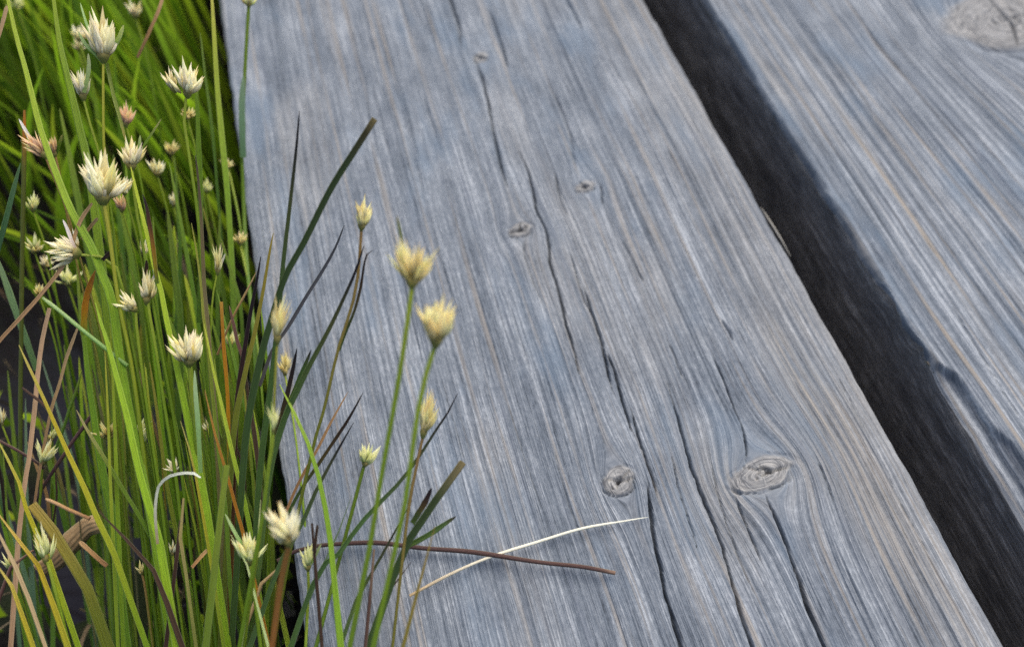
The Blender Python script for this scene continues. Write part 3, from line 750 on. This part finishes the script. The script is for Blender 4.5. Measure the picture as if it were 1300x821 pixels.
blade('dark green blade with a black tip, lowest of three over the lower plank', 'dark', 8, [(449,536),(438,556),(424,579),(411,605),(399,628),(382,668),(362,704),(348,735)], (-.02,-.01), group=OP)
blade('bright green arching blade bowing right across the plank edge', 'green', 10, [(355,488),(366,505),(376,530),(390,560),(402,596),(412,640),(419,684),(424,735)], (-.02,-.035), twist=.15)
blade('slender dark green blade slanting far right behind the near stems', 'dark', 7.5, [(581,499),(572,518),(552,548),(526,588),(500,620),(470,650),(446,680),(426,708),(400,735)], (-.024,-.018), group=OP)
blade('stout dark blade with a broken curled tip, lowest at the right', 'cut', 12, [(588,586),(572,610),(552,636),(534,660),(519,686),(508,712),(498,735)], (-.026,-.02), taper='cut', group=OP)
blade('short spur with a blackish tip joined to the stout broken blade', 'darkbrown', 8, [(548,619),(540,637),(531,652),(524,664)], (-.027,-.024), group=OP)
blade('short green blade pointing right beyond the stout broken blade', 'dark', 7.5, [(579,655),(564,665),(546,677),(528,687),(514,694)], (-.02,-.02), group=OP)
blade('dark blade with a black tip crossing behind the near stem foot', 'dark', 7.5, [(523,635),(514,655),(500,680),(482,708),(462,735)], (-.024,-.02), group=OP)
blade('small yellow-green blade close to the lens at the bottom of the plank', 'olive', 8, [(552,668),(546,690),(540,712),(534,735)], (-.05,-.05))
blade('short dark brown splinter-like blade at the foot of the stout broken blade', 'dkbrown', 6, [(522,713),(512,721),(502,730),(492,742)], (-.02,-.02))
blade('purple-brown dead stalk lying across the bottom of the plank', 'brown', 6.6, [(781,727),(740,720.5),(680,712),(600,702.5),(540,696.5),(480,690.5),(433,690),(405,693),(375,700),(352,712)], (0,0), name='dead_stalk', cat='dead stalk', prof='t', flat=True, taper='flat')
blade('pale straw lying slantwise on the plank with a pointed dark right end', 'pale', 4.2, [(823,656),(790,661),(740,671),(680,688),(620,707),(570,731),(520,756)], (0,0), name='straw', cat='straw', prof='t', flat=True)
blade('left one of two brown twigs standing before the small pale head', 'dkbrown', 5, [(396,664),(399,690),(400,715),(402,740)], (-.026,-.022), name='twig', cat='twig', prof='t', taper='rod')
blade('right, slanting one of two brown twigs before the small pale head', 'dkbrown', 4, [(403,666),(401,685),(400,702)], (-.026,-.024), name='twig', cat='twig', prof='t', taper='rod')
blade('thin upright brown twig at the plank between the two near stems', 'brown', 5, [(475,697),(474,715),(472,735)], (-.03,-.03), name='twig', cat='twig', prof='t', taper='rod')
blade('thin blue-green blade beside the stem of the starry head', 'teal', 4, [(447,627),(438,652),(426,685),(412,715),(402,735)], (-.012,-.01), group=OP)
blade('stubby tan straw lying at the foot of the plank edge', 'straw', 5, [(359,716),(348,722),(336,730)], (-.01,-.01), prof='t', taper='rod')
# ------------------------------------------------------------------ blades in the tuft
blade('broad green blade running from the top left corner down through the tuft', 'bright', 12, [(3,-30),(10,0),(20,45),(30,80),(40,119),(50,160),(68,212),(88,263),(103,290),(119,320),(128,345),(142,382),(150,440),(160,500),(176,580),(192,660),(204,735)], (-.012,.004), twist=.2)
blade('wide pale-edged green blade entering at the top beside the small leaning head', 'green', 13, [(64,-30),(68,0),(75,51),(84,90),(94,132),(103,172),(111,205),(124,300),(138,420),(150,560),(160,735)], (.008,.018), twist=.1)
blade('short blue-green blade with a fine tip at the left border', 'teal', 7, [(26,207),(17,241),(9,272),(0,306),(-12,350)], (-.006,.004))
blade('soft blue-green blade curving down from the left border', 'teal', 9, [(-10,315),(4,350),(19,394),(32,430),(46,470)], (.025,.03))
blade('slim brownish-green stem with an orange top at the far left', 'orangetop', 5.5, [(31,140),(31,155),(31,170),(30,240),(28,330),(27,430),(26,500),(26,620)], (.012,.02), prof='t', taper='rod')
blade('long pinkish straw slanting from the left border to the shaggy head', 'pink', 5, [(117,258),(101,283),(83,332),(56,369),(31,398),(0,432),(-14,450)], (-.004,-.004), name='straw', cat='straw', prof='c', taper='rod')
blade('short tan straw end right of the bent-over head', 'straw', 4.5, [(124,277),(112,292),(104,304)], (0,.002), name='straw', cat='straw', prof='c', taper='rod')
blade('upright pinkish-tan straw at the left, leaning slightly right', 'pink', 6.5, [(63,391),(58,412),(53,436),(48,475),(45,510),(41,546),(37,582),(32,611),(24,680),(20,735)], (.004,.01), name='straw', cat='straw', prof='c', taper='flat')
blade('thin tan straw ending at the straight green rod', 'straw', 4.2, [(99,415),(92,434),(84,456),(76,486),(67,514),(60,545),(50,600),(44,640)], (.006,.012), name='straw', cat='straw', prof='c', taper='rod')
blade('straight pale green rod slanting down right across the tuft', 'rod', 5.2, [(54,378),(75,394),(100,415),(130,439),(162,464)], (-.006,-.004), name='green_stem', cat='stem', prof='t', taper='rod', twist=0)
blade('yellow-tipped green blade slanting across the lower left', 'yellow', 8.5, [(24,438),(34,460),(49,492),(66,530),(86,575),(105,615),(124,660),(141,695),(156,735)], (-.010,-.004))
blade('blade with a dry tan tip crossing behind the bright upright stems', 'tantip', 5.5, [(97,520),(109,543),(120,561),(140,594),(156,621),(175,652),(194,686)], (-.002,.002))
blade('yellow-green blade at the left border above the pale bud', 'yellow', 8, [(-6,552),(4,574),(16,592),(25,615),(33,645),(44,672),(58,700),(70,735)], (-.010,-.004))
blade('yellow blade cutting the lower left corner', 'yellow', 9, [(-8,644),(8,664),(24,686),(40,706),(56,735)], (-.014,-.012))
blade('small yellow blade tip in the very corner at lower left', 'yellow', 9, [(-10,708),(2,720),(12,735)], (-.018,-.016))
blade('broad olive-green blade right of the thin tan straw', 'green', 13, [(106,410),(108,440),(112,480),(118,520),(124,560),(133,610),(142,650),(152,735)], (.008,.014))
blade('bright thin upright stem, left of a close pair in the lower tuft', 'bright', 5.5, [(133,446),(136,500),(138,550),(140,610),(143,670),(146,735)], (-.008,.0))
blade('bright thin upright stem, right of a close pair in the lower tuft', 'bright', 6, [(140,410),(143,480),(146,550),(149,640),(153,735)], (-.002,.004))
blade('bright yellow-green blade with an orange patch near its foot', 'green_o', 11.5, [(121,384),(128,410),(136,434),(148,479),(155,505),(163,537),(171,575),(180,612),(191,650),(202,688),(210,735)], (-.014,-.008))
blade('short broad orange dead blade under the bent-over head', 'orange', 8.5, [(121,343),(117,354),(113,366),(109,382),(107,400),(106,425)], (-.002,.002))
blade('thin bright orange upright blade under the narrow brownish head', 'orange', 5.2, [(281,383),(282,405),(284,440),(287,475),(289,505),(290,540),(291,620)], (-.006,.0), taper='cut')
blade('wide bright green blade through the middle of the tuft', 'bright', 10, [(166,212),(177,260),(187,300),(196,340),(204,368),(210,400),(219,441),(228,484),(236,523),(248,580),(261,640),(276,735)], (-.008,.002))
blade('brown-and-orange withered blade against the wide green blade', 'browntip', 6, [(181,246),(186,262),(190,285),(194,308),(197,332),(200,360)], (-.010,-.008))
blade('light green pointed blade beside the grey-brown stem', 'greenyt', 6.2, [(243,283),(248,310),(252,337),(256,370),(258,400),(264,441),(269,492),(276,560),(286,640),(292,735)], (-.004,.006))
blade('grey-brown dead stem with a dark tip, turning green low down', 'greytan', 8, [(248,197),(251,220),(253,245),(255,270),(257,311),(259,362),(262,398),(266,450),(272,520),(278,600),(284,735)], (.0,.010), twist=.1)
blade('pointed yellow-green blade right of the compact white head', 'bright', 7.2, [(259,411),(264,436),(271,472),(280,508),(287,540),(296,580),(306,620),(316,665),(326,735)], (-.010,-.002))
blade('tall yellow-green stem close to the plank edge, reaching the top border', 'stem_y', 8, [(266,-25),(269,0),(272,51),(275,102),(278,138),(283,190),(288,241),(292,300),(296,380),(300,470)], (.035,.045))
blade('thin stem with a curled tip left of the tall yellow-green stem', 'mid', 4, [(254,42),(257,65),(261,100),(266,135),(272,190),(277,250),(284,330)], (.05,.055))
blade('dark brown withered stem in the shade by the plank edge', 'dkbrown', 6, [(309,458),(313,485),(318,526),(322,545),(327,588),(331,640),(333,700)], (.004,.008))
blade('reddish-brown strand crossing behind the orange blade', 'brown', 5, [(291,388),(296,410),(301,433),(308,455),(311,475)], (.008,.01))
blade('pale curled blade bowed like a hook in the lower tuft', 'pale', 3.8, [(255,606),(250,601.5),(240,600),(230,600.5),(218,603),(208,609),(201,618),(198,634),(197,655),(200,690)], (-.020,-.012), twist=.1, taper='rod')
blade('yellow-tipped thin blade just right of the curled pale one', 'yellow', 5.5, [(229,534),(236,555),(243,580),(249,606),(256,645),(264,690),(271,735)], (-.012,-.006))
blade('blade with a yellow upper part near the stout pale-sheathed stem','orange',6, [(260,494),(264,512),(268,532),(276,562),(288,602),(300,646),(312,690),(322,735)], (-.012,-.006))
blade('thick dark green stalk leaning right at the bottom of the tuft', 'mid', 10, [(288,590),(284,620),(279,662),(275,700),(271,735)], (-.024,-.018), taper='cut')
blade('dark brown dead blade slanting down right at the lower left', 'dkbrown', 8.5, [(125,648),(136,660),(148,673),(162,686),(178,702),(194,722),(204,742)], (-.016,-.012))
blade('olive half-folded broad blade at the lower left', 'olive', 16, [(40,640),(54,650),(68,676),(80,698),(96,720),(108,740)], (.0,.006), taper='cut', twist=.3)
blade('tan twisted strand hanging beside the tiny white bud', 'tantip', 4.6, [(233,632),(231,646),(228,662),(229,684),(233,706),(237,735)], (-.016,-.012), taper='rod')
blade('black-brown dead strip beside the tan twisted strand', 'dkbrown', 6, [(230,660),(228,682),(225,702),(221,735)], (-.008,-.006), taper='cut')
blade('pale tan stick low in the left clump behind green blades', 'straw', 6, [(101,687),(112,697),(124,708),(136,718)], (.012,.012), name='straw', cat='straw', prof='c', taper='rod')
blade('short pale straw lying in the bottom of the tuft', 'straw', 5, [(264,697),(254,708),(244,720)], (-.004,-.004), name='straw', cat='straw', prof='c', taper='rod')
blade('thin tan stalk of the dead grey leaf', 'straw', 5, [(58,633),(72,639),(86,646),(100,652),(114,658)], (.012,.012), prof='t', taper='rod')
blade('wide dead grey leaf lying on the peat at the lower left', 'pink', 30, [(128,664),(112,668),(98,680),(86,694),(70,712),(50,724)], (.018,.022), name='dead_leaf', cat='dead leaf', prof='f', twist=.25, taper='flat')
blade('tan straw tip at the top left corner', 'pink', 5, [(9,8),(5,24),(0,42),(-8,66)], (.01,.01), name='straw', cat='straw', prof='c', taper='rod')
blade('thin tan straw leaning left from the top border', 'straw', 4.5, [(207,-4),(201,14),(194,30),(185,50),(174,73)], (.05,.05), name='straw', cat='straw', prof='c', taper='rod')
blade('thin dark brown twig crossing the upright pinkish straw', 'dkbrown', 4, [(28,492),(38,500),(48,507),(57,516),(68,530)], (-.002,-.002), name='twig', cat='twig', prof='t', taper='rod')
blade('reddish brown twig low at the left border', 'brown', 4, [(-6,557),(10,565),(30,576),(46,586),(56,594)], (.01,.012), name='twig', cat='twig', prof='t', taper='rod')
blade('brown twig slanting up right below the tan-tipped blade', 'brown', 5, [(121,518),(110,536),(94,558),(82,576),(66,600),(50,626),(40,650)], (.012,.016), name='twig', cat='twig', prof='t', taper='rod')
blade('dark straight green stem behind the broad olive-green blade', 'mid', 5, [(98,330),(100,370),(106,430),(116,490),(124,540),(132,620),(140,735)], (.014,.02), prof='t', taper='rod')
blade('thin dark green stem crossing the wet peat', 'mid', 4, [(104,470),(97,495),(88,520),(80,545),(70,570)], (.02,.02), prof='t')
blade('thin grey-tan straw at the left foot, crossing the yellow blade', 'pink', 5, [(-4,672),(6,690),(14,708),(22,724),(30,742)], (-.018,-.016), name='straw', cat='straw', prof='c', taper='rod')
blade('brown strand lying low in the left corner', 'brown', 5, [(42,698),(30,706),(18,718),(8,734)], (-.006,-.006), name='twig', cat='twig', prof='t', taper='rod')
# ------------------------------------------------------------------ the rest of the tuft, in focus behind and between the blades above
rt = random.Random(21)
def fill(n, xr, yb, ln, wr, orr, pals, lab, grp, seed):
    r = random.Random(seed)
    for i in range(n):
        x0 = r.uniform(*xr); y0 = r.uniform(*yb); l = r.uniform(*ln); ls = -l * r.uniform(.02, .26) + r.uniform(-12, 12)
        c = r.uniform(-10, 10)
        pts = [(x0 + ls, y0 - l), (x0 + ls * .72 + c * .5, y0 - l * .75), (x0 + ls * .46 + c, y0 - l * .5), (x0 + ls * .22 + c * .7, y0 - l * .25), (x0, y0)]
        o0 = r.uniform(*orr)
        blade(lab, r.choice(pals), r.uniform(*wr), pts, (o0, o0 + .012), group=grp, vary=.22)
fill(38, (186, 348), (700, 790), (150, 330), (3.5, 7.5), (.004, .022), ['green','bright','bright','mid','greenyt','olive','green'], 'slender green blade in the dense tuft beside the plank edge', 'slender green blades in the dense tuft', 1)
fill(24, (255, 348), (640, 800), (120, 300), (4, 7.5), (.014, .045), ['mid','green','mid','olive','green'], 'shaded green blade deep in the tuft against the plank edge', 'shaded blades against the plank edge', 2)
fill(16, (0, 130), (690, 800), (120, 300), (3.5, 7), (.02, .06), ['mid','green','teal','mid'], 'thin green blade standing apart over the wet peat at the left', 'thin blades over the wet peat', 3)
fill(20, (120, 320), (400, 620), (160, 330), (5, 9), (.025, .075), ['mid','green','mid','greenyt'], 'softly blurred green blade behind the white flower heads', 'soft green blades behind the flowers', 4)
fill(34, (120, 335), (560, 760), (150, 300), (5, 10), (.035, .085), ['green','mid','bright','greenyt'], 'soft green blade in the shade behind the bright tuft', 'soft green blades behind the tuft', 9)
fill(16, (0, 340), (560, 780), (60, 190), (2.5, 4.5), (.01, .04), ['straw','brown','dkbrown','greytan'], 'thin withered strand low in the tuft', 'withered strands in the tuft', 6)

# ------------------------------------------------------------------ background grass, ground and water
def grass_mass(name, n, xr, yr, lr, wr, pals, mat, kind_label, dens, seed, dmin, lean, z0=-.1, droop=.5, flatten=0):
    rng = np.random.default_rng(seed)
    x = rng.uniform(*xr, n * 3); y = rng.uniform(*yr, n * 3)
    k = rng.random(n * 3) < dens(x, y); x, y = x[k][:n], y[k][:n]; n = len(x)
    l = rng.uniform(*lr, n); az = rng.uniform(0, 2 * np.pi, n)
    dx = np.cos(az) * rng.uniform(.04, .38, n) + lean[0]; dy = np.sin(az) * rng.uniform(.04, .38, n) + lean[1]
    near = x > -.06
    dx = np.where(near, -np.abs(dx) * .25 - .02, dx)
    # keep the mass behind the sharp plants
    root = np.stack([x, y, np.full(n, z0)], 1)
    tip = root + np.stack([dx * l, dy * l, l * (1 - flatten)], 1)
    td = (tip - CAM) @ AX; rd = (root - CAM) @ AX
    s = np.where(td < dmin, np.clip((rd - dmin) / np.maximum(rd - td, 1e-6), .08, 1), 1); l = l * s
    m = 9; t = np.linspace(0, 1, m)[None, :]
    P = np.stack([x[:, None] + dx[:, None] * l[:, None] * t ** 1.35 * 1.1, y[:, None] + dy[:, None] * l[:, None] * t ** 1.35 * 1.1,
                  z0 + l[:, None] * (t - droop * .22 * t ** 3) * (1 - flatten) + flatten * .012 * np.sin(t * 3)], -1)
    wd = rng.uniform(*wr, n)[:, None] * np.minimum(1, (1 - t) * 2.2 + .06)
    wa = rng.uniform(0, np.pi, n); sx = np.stack([np.cos(wa), np.sin(wa) * .6, np.zeros(n)], -1)
    V = np.stack([P - sx[:, None, :] * wd[..., None], P + np.array([0, 0, -.25]) * wd[..., None], P + sx[:, None, :] * wd[..., None]], 2)
    base = (np.arange(n) * m * 3)[:, None, None]; i, j = np.meshgrid(np.arange(m - 1), np.arange(2), indexing='ij')
    q = np.stack([i * 3 + j, i * 3 + j + 1, (i + 1) * 3 + j + 1, (i + 1) * 3 + j], -1).reshape(1, -1, 4) + base
    pc = np.array([[c for c in p] for p in pals])[rng.integers(0, len(pals), n)] * rng.uniform(.6, 1.35, n)[:, None]
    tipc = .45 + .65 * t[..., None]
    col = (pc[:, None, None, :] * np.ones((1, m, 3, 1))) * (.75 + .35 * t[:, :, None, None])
    s_ = np.broadcast_to(np.array([-1, 0, 1.])[None, None, :], (n, m, 3)); tt = np.broadcast_to((t * 3)[:, :, None], (n, m, 3)) + rng.random((n, 1, 1)) * 8
    o = np_mesh(name, V.reshape(-1, 3), q.reshape(-1, 4), mat, None, {'s': s_.ravel(), 't': tt.ravel()}, np.clip(col.reshape(-1, 3), 0, .9))
    return meta(o, kind_label, None, None, 'stuff')
def pxy(px, py): return at(px, py, -.1)[:2]
bare = pxy(55, 490)
def dens(x, y):
    d = .95 - .93 * np.exp(-((x - bare[0]) / .085) ** 2 - ((y - bare[1]) / .085) ** 2)
    d = d * np.where(y < bare[1] - .05, np.where(x > -.06, .9, .25), 1)
    return d * np.where((x > -.012) , 0, 1)
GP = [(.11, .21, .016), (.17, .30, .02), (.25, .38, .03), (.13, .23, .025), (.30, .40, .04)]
ya = pxy(0, 821)[1]; yb_ = pxy(100, 0)[1]
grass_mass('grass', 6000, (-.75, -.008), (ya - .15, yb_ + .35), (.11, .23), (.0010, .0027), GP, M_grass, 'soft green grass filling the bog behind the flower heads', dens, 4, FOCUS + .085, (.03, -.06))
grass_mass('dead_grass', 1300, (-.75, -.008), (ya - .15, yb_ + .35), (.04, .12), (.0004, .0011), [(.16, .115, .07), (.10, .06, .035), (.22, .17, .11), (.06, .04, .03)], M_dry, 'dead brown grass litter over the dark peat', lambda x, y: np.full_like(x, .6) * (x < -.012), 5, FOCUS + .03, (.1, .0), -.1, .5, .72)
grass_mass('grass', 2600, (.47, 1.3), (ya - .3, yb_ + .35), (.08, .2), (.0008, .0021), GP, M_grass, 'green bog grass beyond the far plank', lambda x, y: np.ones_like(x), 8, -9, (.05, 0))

def ground():
    ax = np.r_[-40, -12, -4, -2, -1.2, np.linspace(-.85, .1, 260), .3, .6, 1, 2, 4, 12, 40]
    ay = np.r_[-40, -12, -4, -1.5, -.6, np.linspace(ya - .12, yb_ + .3, 260), 1.6, 3, 6, 14, 40]
    X, Y = np.meshgrid(ax, ay)
    Z = -.104 + .026 * (fbm(X * 22, Y * 22, 3, 4) - .5) + .010 * (fbm(X * 120, Y * 120, 9, 3) - .5)
    Z -= .012 * np.exp(-((X - bare[0]) / .10) ** 2 - ((Y - bare[1]) / .10) ** 2)
    Z = np.minimum(Z, -.082)
    n = len(ax); idx = np.arange(n * len(ay)).reshape(len(ay), n)
    Q = np.stack([idx[:-1, :-1], idx[:-1, 1:], idx[1:, 1:], idx[1:, :-1]], -1).reshape(-1, 4)
    g = NG('wet peat'); tc = g.new('ShaderNodeTexCoord').outputs['Object']
    n1 = g.noise(tc, 60, 6, .65); n2 = g.noise(tc, 420, 4, .7); n3 = g.noise(tc, 14, 3, .5)
    c = g.ramp(g.math('MULTIPLY_ADD', n2, .4, g.math('MULTIPLY', n1, .6)), [(.35, (.004, .0035, .0035)), (.5, (.009, .0078, .008)), (.65, (.018, .015, .014)), (.8, (.04, .033, .025))])
    c = g.mix(g.mapr(n3, .5, .65, 0, .6), c, (.022, .035, .010))
    g.link(c, g.p.inputs['Base Color']); g.p.inputs['Roughness'].default_value = .5; g.p.inputs['Specular IOR Level'].default_value = .12
    g.link(g.bump(n2, .8, .004), g.p.inputs['Normal'])
    o = np_mesh('ground', np.stack([X, Y, Z], -1).reshape(-1, 3), Q, g.m)
    meta(o, 'dark wet peat ground under the sedge', kind='structure')
    wv = [(-1.6, -1.2, -.1085), (-.02, -1.2, -.1085), (-.02, 1.6, -.1085), (-1.6, 1.6, -.1085)]
    g = NG('bog water'); tc = g.new('ShaderNodeTexCoord').outputs['Object']
    g.p.inputs['Base Color'].default_value = (.012, .010, .012, 1); g.p.inputs['Roughness'].default_value = .12
    g.p.inputs['IOR'].default_value = 1.33
    g.link(g.bump(g.noise(tc, 25, 2, .5), .12, .01), g.p.inputs['Normal'])
    meta(np_mesh('water', wv, [(0, 1, 2, 3)], g.m, smooth=False), 'still dark bog water between the sedge clumps', kind='structure')
ground()

# ------------------------------------------------------------------ plank fibres and bearers
def fibres(parent, rows, seed):
    r = random.Random(seed); Vs, Fs, ss, ts = [], [], [], []; off = 0
    for (px, py) in rows:
        a = at(px, py, -.0014)
        for k in range(1):
            l = r.uniform(.0004, .0011); d = np.array([r.uniform(.3, 1), r.uniform(-.9, .9), r.uniform(-.1, .5)]); d /= np.linalg.norm(d)
            P = np.array([a - d * .001, a + d * l * .4, a + d * l * .75 + np.array([0, l * r.uniform(-.2, .2), 0]), a + d * l])
            V, Fq, s, t = sweep_data(smooth_path(P, 7), np.linspace(1, .3, 7) * .00006, TUBE)
            Vs.append(V); Fs.append(Fq + off); off += len(V); ss.append(s); ts.append(t)
    return np_mesh('edge_fibre', np.concatenate(Vs), np.concatenate(Fs), M_dry, parent, {'s': np.concatenate(ss), 't': np.concatenate(ts)}, np.array([.34, .32, .30]))
rr = random.Random(9)
def edgeA(y): return 818 + .562 * y
ys_ = [rr.choice([rr.uniform(540, 740), rr.gauss(640, 12), rr.gauss(706, 9), rr.gauss(722, 8)]) for _ in range(18)]
fb = None and fibres(plankA, [(edgeA(y) - .8, y) for y in ys_], 4)
P = [at(x, y, z) for x, y, z in ((966, 263, -.0008), (975, 277, .0006), (990, 301, .0008), (1004, 326, -.001))]
V, Fq, s, t = sweep_data(smooth_path(P, 16), .0004 * np.sin(np.linspace(.25, 3.0, 16)), FLATC)
np_mesh('splinter', V, Fq, M_dry, plankA, {'s': s, 't': t}, np.array([.30, .29, .27]))
P = [at(x, y, z) for x, y, z in ((1172, 440, -.004), (1183, 458, -.0035), (1196, 476, -.0045), (1206, 498, -.006))]
V, Fq, s, t = sweep_data(smooth_path(P, 16), .0022 * np.sin(np.linspace(.3, 2.9, 16)) * np.array([.6,.9,.8,1.1,.9,1.2,1,.8,1.1,.9,1,.7,.9,.6,.7,.4]), FLATC * np.array([1,.5]), .5)
np_mesh('splinter', V, Fq, M_dry, plankB, {'s': s, 't': t}, np.array([.24, .20, .16]))
